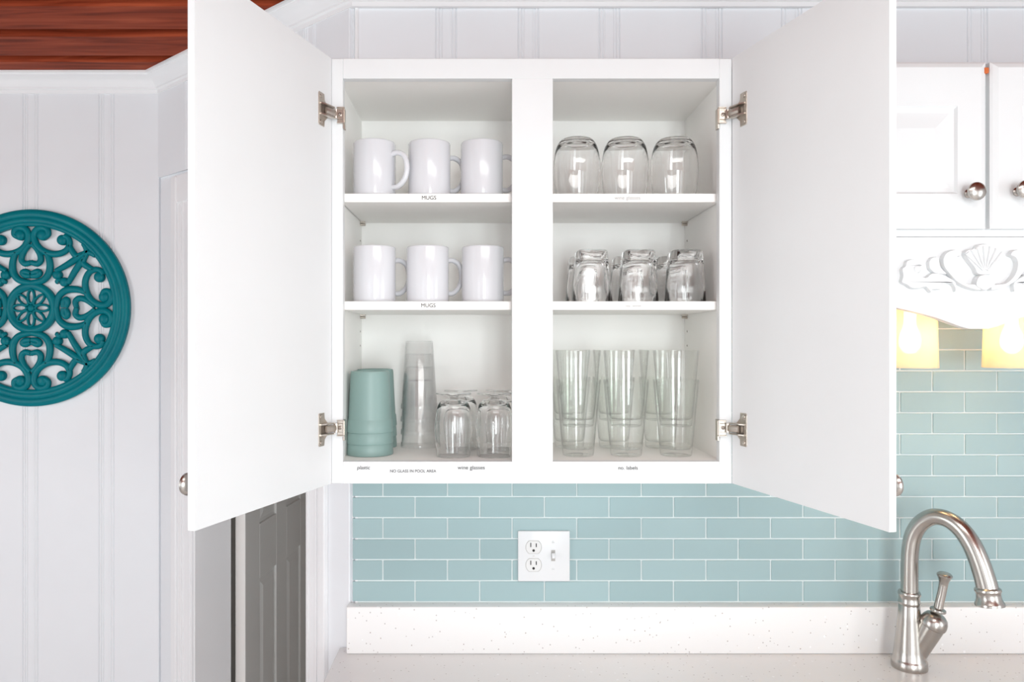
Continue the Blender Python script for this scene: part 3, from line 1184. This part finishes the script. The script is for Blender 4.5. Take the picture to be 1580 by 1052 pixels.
shell = [(965, 500), (930, 430), (850, 325), (815, 265), (830, 220), (880, 195), (935, 200), (965, 155), (1060, 132), (1150, 155), (1180, 195), (1235, 205), (1252, 250), (1215, 340), (1165, 430), (1140, 500), (1060, 520)]
applique = pillow('applique', shell, 0.011, vl, 0.004)
for k in range(-3, 4):
    a_ = math.radians(k * 14)
    bm = nb()
    p0 = Vector((1055, 490))
    pts3 = []
    for t in (0.12, 0.4, 0.7, 0.93):
        q = apx(p0.x + math.sin(a_) * 350 * t, p0.y - math.cos(a_) * 350 * t)
        pts3.append(Vector((q[0], YA - 0.011, q[1])))
    sweep(bm, spline(pts3, 3), lambda t: 0.0012 + 0.0036 * t, 10, Vector((0, 1, 0)), 0.0032)
    obj('shell_rib', bm, CAB, applique, 60)
ros = [(950, 560), (985, 520), (1060, 505), (1135, 520), (1180, 565), (1170, 640), (1110, 680), (1050, 705), (990, 685), (935, 640)]
pillow('rosette', ros, 0.014, applique, 0.006)
for mir in (False, True):
    pillow('leaf', [(545, 320), (590, 240), (680, 205), (750, 225), (775, 275), (720, 300), (690, 360), (700, 450), (745, 540), (830, 610), (920, 620), (1000, 640), (1000, 700), (900, 685), (800, 650), (700, 590), (620, 500), (560, 420)], 0.012, applique, 0.005, mir)
    pillow('leaf', [(395, 430), (390, 350), (430, 300), (490, 290), (520, 330), (545, 420), (620, 500), (560, 510), (470, 495), (430, 470)], 0.008, applique, 0.004, mir)
    pillow('leaf', [(55, 600), (70, 520), (60, 440), (100, 400), (120, 340), (190, 320), (260, 345), (310, 400), (250, 400), (225, 440), (260, 490), (350, 540), (420, 490), (520, 490), (620, 530), (720, 600), (715, 715), (680, 630), (600, 605), (530, 640), (530, 690), (440, 690), (410, 725), (350, 660), (270, 680), (180, 675), (120, 635)], 0.009, applique, 0.004, mir)
    bm = nb()
    c0 = apx(245, 440)
    if mir:
        c0 = mirror(c0)
    lathe(bm, [(0.0085, 0), (0.008, 0.008), (0.005, 0.011), (0, 0.012)], 18, axis_matrix((c0[0], YA, c0[1]), (0, -1, 0)))
    obj('bud', bm, CAB, applique, 60)

# ------------------------------------------------------------------ lamp behind the valance
lamp = empty('vanity_light', (1.012, YT, 1.66))
tag(lamp, 'wall light with two frosted glass shades glowing below the valance', 'lamp')
YS = 1.585
obj('backplate', bx(0.86, 1.165, YT - 0.024, YT - 0.0005, 1.735, 1.795, 0.006, 3), NICKEL, lamp, 40)
for px in (1404, 1561):
    x = PX(px, YS)
    bm = nb()
    sweep(bm, spline([(x, YT - 0.02, 1.765), (x, YT - 0.07, 1.768), (x, YS + 0.01, 1.76), (x, YS, 1.735)], 5), 0.007, 12, Vector((1, 0, 0)))
    lathe(bm, [(0, 0.735), (0.022, 0.735), (0.026, 0.715), (0.026, 0.700), (0, 0.700)], 24, Matrix.Translation((x, YS, 1.0)))
    obj('arm', bm, NICKEL, lamp, 40)
    zb = PZ(568, YS - 0.04)
    bm = nb()
    lathe(bm, [(0.024, 1.700), (0.046, 1.697), (0.050, 1.690), (0.0535, zb), (0.0505, zb), (0.047, 1.687), (0.024, 1.694)], 48, Matrix.Translation((x, YS, 0)))
    obj('shade', bm, FROST, lamp, 40)
    bm = nb()
    lathe(bm, [(0, 1.598), (0.010, 1.601), (0.019, 1.612), (0.0215, 1.625), (0.019, 1.640), (0.012, 1.658), (0.011, 1.700), (0, 1.70)], 24, Matrix.Translation((x, YS, 0)))
    obj('bulb', bm, BULB, lamp, 60)

# ------------------------------------------------------------------ outlet and switch plate
ol = empty('outlet_plate', P(839, 896, YT))
tag(ol, 'white double wall plate with two sockets and a toggle switch', 'outlet')
px0, px1, pz0, pz1 = PX(799, YT), PX(879, YT), PZ(896, YT), PZ(818, YT)
obj('plate', bx(px0, px1, YT - 0.0065, YT + 0.0005, pz0, pz1, 0.0028, 3), PLATE, ol, 50)
yp = YT - 0.0065
for py in (844, 871.5):
    c0 = P(823.4, py, yp)
    out_ = []
    for i in range(40):
        t = 2 * PI * i / 40
        out_.append((c0.x + 0.0178 * math.cos(t), c0.z + max(-0.0146, min(0.0146, 0.0178 * math.sin(t)))))
    q2 = []
    for p in out_:
        if not q2 or (Vector(p) - Vector(q2[-1])).length > 1e-5:
            q2.append(p)
    bm = nb()
    prism(bm, [(c0.x + (u - c0.x) * 1.05, c0.z + (v - c0.z) * 1.05) for u, v in q2], lambda u, v, d: Vector((u, yp - d, v)), 0.0, 0.0003)
    rim_ = mat('socket_gap', (0.42, 0.40, 0.38), 0.6) if py == 844 else rim_
    obj('socket_gap', bm, rim_, ol)
    bm = nb()
    prism(bm, q2, lambda u, v, d: Vector((u, yp - d, v)), 0.0, 0.0012, 0.0006)
    rc = obj('socket', bm, RECEP, ol)
    for dx, w, h in ((-0.0067, 0.0022, 0.0100), (0.0060, 0.0022, 0.0085)):
        obj('slot', bx(c0.x + dx - w / 2, c0.x + dx + w / 2, yp - 0.0015, yp - 0.0008, c0.z + 0.0005, c0.z + 0.0005 + h), BLACKP, rc)
    bm = nb()
    lathe(bm, [(0, 0), (0.0030, 0), (0.0030, 0.0007), (0, 0.0007)], 16, axis_matrix((c0.x - 0.0002, yp - 0.0008, c0.z - 0.0075), (0, -1, 0)))
    obj('slot', bm, BLACKP, rc)
c0 = P(853.5, 857, yp)
bm = nb()
box(bm, c0.x - 0.0045, c0.x + 0.0045, yp - 0.0006, yp + 0.0002, c0.z - 0.0125, c0.z + 0.0125)
obj('switch_gap', bm, rim_, ol)
bm = nb()
MT = Matrix.Translation((c0.x, yp, c0.z - 0.001)) @ Matrix.Rotation(math.radians(-22), 4, 'X')
box(bm, -0.0036, 0.0036, -0.011, 0.0, -0.0065, 0.0055, 0.0012, 2, MT)
obj('toggle', bm, PLATE, ol, 50)
for px, py in ((853.5, 836.5), (853.5, 878), (823.4, 857.7)):
    c1 = P(px, py, yp)
    bm = nb()
    lathe(bm, [(0, 0), (0.0030, 0), (0.0026, 0.0009), (0, 0.0011)], 16, axis_matrix(c1, (0, -1, 0)))
    sc_ = obj('screw', bm, PLATE, ol, 35)
    obj('slot', bx(c1.x - 0.0022, c1.x + 0.0022, yp - 0.0013, yp - 0.0009, c1.z - 0.0003, c1.z + 0.0003), rim_, sc_)

# ------------------------------------------------------------------ faucet
FY = 1.627
fx = PX(1403, FY)
fa = empty('faucet', (fx, FY, ZC))
tag(fa, 'brushed nickel gooseneck kitchen faucet with side lever', 'faucet')
k = FY / F
bm = nb()
zz = lambda py: PZ(py, FY)
lathe(bm, [(0, ZC), (0.0355, ZC), (0.0362, ZC + 0.003), (0.0352, ZC + 0.016), (0.0335, ZC + 0.019), (0.0325, ZC + 0.021), (0.0300, ZC + 0.040), (0.0268, ZC + 0.072), (0.0232, ZC + 0.105), (0.0208, ZC + 0.135), (0.0200, zz(932)),
           (0.0200, zz(932)), (0.0218, zz(930)), (0.0222, zz(928)), (0.0212, zz(926)), (0.0206, zz(922)), (0.0206, zz(919)), (0.0224, zz(917)), (0.0226, zz(914)), (0.0212, zz(912)), (0.0, zz(911))], 48, Matrix.Translation((fx, FY, 0)))
obj('body', bm, NICKEL, fa, 35)
ue = Vector((PX(1527, 1.50), 1.50)) - Vector((fx, FY))


def fplane(px, py):
    """pixel -> point of the vertical plane through the spout"""
    kk = (px - VX) / F
    u = (kk * FY - fx) / (ue.x - kk * ue.y)
    Y = FY + ue.y * u
    return Vector((fx + ue.x * u, Y, PZ(py, Y)))


sp = [(1403.5, 915), (1403.5, 880), (1404.5, 850), (1409, 826), (1420, 808), (1436, 798), (1453, 798), (1470, 805.5), (1486, 820), (1500, 841), (1511, 866), (1519, 890), (1524, 909)]
pp = spline([fplane(*p) for p in sp], 5)
bm = nb()
sweep(bm, pp, lambda t: 0.0172 + (0.0 if t < 0.55 else (t - 0.55) * 0.006), 24, Vector((0.8, 0.55, 0)).normalized())
obj('spout', bm, NICKEL, fa, 50)
a_, c_ = pp[-1], fplane(1527.5, 934)
ax = (c_ - a_).normalized()
Lh = (c_ - a_).length
bm = nb()
lathe(bm, [(0, -0.004), (0.0200, -0.004), (0.0235, -0.001), (0.0240, 0.003), (0.0222, 0.006), (0.0216, 0.010), (0.0225, Lh * 0.6), (0.0255, Lh * 0.8), (0.0265, Lh * 0.88), (0.0265, Lh), (0.020, Lh + 0.001), (0, Lh - 0.002)], 40, axis_matrix(a_, ax))
obj('spray_head', bm, NICKEL, fa, 35)
yv = FY - 0.012
b0, b1 = P(1410, 1012, FY), P(1438, 965, yv - 0.012)
ax = (b1 - b0).normalized()
Lb = (b1 - b0).length
bm = nb()
lathe(bm, [(0, 0), (0.0215, 0), (0.0232, Lb * 0.5), (0.0246, Lb * 0.9), (0.0246, Lb), (0, Lb)], 36, axis_matrix(b0, ax))
vb = obj('valve_branch', bm, NICKEL, fa, 35)
bm = nb()
dome = [(0.0235, 0.0), (0.0262, 0.0012), (0.0268, 0.004), (0.0266, 0.009), (0.0250, 0.016), (0.0215, 0.023), (0.015, 0.028), (0.007, 0.0302), (0, 0.031)]
lathe(bm, [(0, 0)] + dome, 36, axis_matrix(b1, ax))
lv = obj('lever', bm, NICKEL, fa, 40)
lp = [P(1447, 943, yv - 0.02), P(1450, 928, yv - 0.022), P(1453.5, 913, yv - 0.024), P(1456, 899, yv - 0.026), P(1457.5, 888, yv - 0.028)]
bm = nb()
lathe(bm, [(0, 0), (0.0150, 0), (0.0158, 0.002), (0.0150, 0.005), (0.010, 0.008), (0, 0.008)], 28, axis_matrix(lp[0], lp[1] - lp[0]))
sweep(bm, spline(lp, 5), lambda t: 0.0095 - 0.003 * t * (1 - t) * 4 * 0.3 + (0.0055 * max(0, (t - 0.72) / 0.28) ** 1.5), 20, Vector((0, 1, 0)))
tip = lp[-1]
lathe(bm, [(0.0148, 0.0), (0.0150, 0.002), (0.012, 0.005), (0, 0.0065)], 28, axis_matrix(tip, lp[-1] - lp[-2]))
obj('lever_handle', bm, NICKEL, lv, 40)

# ------------------------------------------------------------------ teal carved medallion
YM = YL - 0.008
UM = (YM - 0.012) / F                 # metres per photo pixel at the medallion
mc = P(48, 475, YM - 0.012)
med = empty('wall_medallion', (mc.x, YM, mc.z - 152 * UM))
tag(med, 'round teal openwork carved medallion on the panelled wall', 'wall decor')


def mpt(x, y, d=0.0):
    return Vector((mc.x + x * UM, YM - 0.009 - d, mc.z + y * UM))


def mob(name, bm, sm=60):
    return obj(name, bm, TEALP, med, sm)


bm = nb()
rp_ = [(126, 0.002), (152, 0.002), (152, 0.013), (150, 0.017), (146, 0.0195), (141, 0.0185), (140, 0.0165), (138.5, 0.0185), (134, 0.019), (132, 0.0165), (130.5, 0.0175), (127.5, 0.0165), (126, 0.013), (126, 0.002)]
lathe(bm, [(r * UM, d) for r, d in rp_], 120, axis_matrix((mc.x, YM, mc.z), (0, -1, 0)))
mob('rim', bm, 40)
bm = nb()
lathe(bm, [(r * UM, d) for r, d in ((28, 0.002), (40, 0.002), (40, 0.011), (38, 0.015), (35, 0.017), (31, 0.015), (28, 0.011), (28, 0.002))], 72, axis_matrix((mc.x, YM, mc.z), (0, -1, 0)))
mob('centre_ring', bm, 40)
bm = nb()
lathe(bm, [(6 * UM, 0.002), (6 * UM, 0.012), (4 * UM, 0.017), (0, 0.0185)], 24, axis_matrix((mc.x, YM, mc.z), (0, -1, 0)))
mob('boss', bm)


def strand(name, pts, w=4.6, rot=0, mir=False, closed=False, taper=True, dep=0.0075, d=0.002):
    q = []
    c_, s_ = math.cos(rot), math.sin(rot)
    for x, y in pts:
        if mir:
            x = -x
        q.append(mpt(x * c_ - y * s_, x * s_ + y * c_, d))
    bm = nb()
    f = (lambda t: w * UM * (0.85 + 0.3 * math.sin(PI * t))) if taper else w * UM
    sweep(bm, spline(q, 5, closed), f, 10, Vector((0, -1, 0)), dep, closed)
    return mob(name, bm)


def zc_(lst):
    return [((x - 315) / 6.573, (1019 - y) / 6.573) for x, y in lst]


def disc(name, x, y, r, rot, mir):
    if mir:
        x = -x
    c_, s_ = math.cos(rot), math.sin(rot)
    p = mpt(x * c_ - y * s_, x * s_ + y * c_)
    bm = nb()
    lathe(bm, [(r * UM, -0.006), (r * UM, 0.004), (r * 0.8 * UM, 0.0075), (r * 0.4 * UM, 0.0095), (0, 0.010)], 18, axis_matrix(p, (0, -1, 0)))
    return mob(name, bm)


for q in range(4):
    rot = q * PI / 2
    for mir in (False, True):
        # C scroll that opens towards the rim, with a curl at each end
        strand('scroll', zc_([(452, 300), (487, 275), (478, 225), (420, 205), (362, 232), (342, 300), (368, 375), (420, 430), (500, 465), (590, 470), (670, 435), (705, 370), (690, 310), (650, 290)]), 4.7, rot, mir)
        disc('scroll_curl', *zc_([(428, 280)])[0], 8.2, rot, mir)
        disc('scroll_curl', *zc_([(628, 330)])[0], 8.0, rot, mir)
        # bell
        strand('bell', zc_([(325, 372), (372, 425), (405, 480), (412, 535), (380, 570), (330, 562), (312, 548)]), 4.2, rot, mir)
        # lower ring arc and its inner leaves
        strand('arc', zc_([(470, 455), (498, 530), (505, 610), (488, 680), (430, 740), (315, 765)]), 5.0, rot, mir)
        strand('leaf', zc_([(318, 695), (375, 690), (400, 662), (370, 650), (322, 668)]), 4.4, rot, mir)
        # straps of the diagonal motif
        strand('strap', [(88, 88), (74, 79), (56, 67), (38, 57)], 4.6, rot - PI / 4 + PI / 4, mir)
        disc('scroll_curl', 40, 51, 7.2, rot, mir)
        strand('link', [(59, 97), (63, 88), (70, 80), (80, 84)], 4.4, rot, mir)
        strand('link', [(86, 86), (84, 94), (80, 99)], 4.0, rot, mir)
    strand('strap', [(40, 44), (44, 40)], 5.5, rot, False)
for q in range(8):
    t = q * PI / 4
    pts = []
    for a_ in range(10):
        w = 2 * PI * a_ / 10
        r, s = 17.5 + 10.5 * math.cos(w), 4.9 * math.sin(w)
        pts.append((r * math.cos(t) - s * math.sin(t), r * math.sin(t) + s * math.cos(t)))
    strand('petal', pts, 1.9, 0, False, True, False, 0.006)
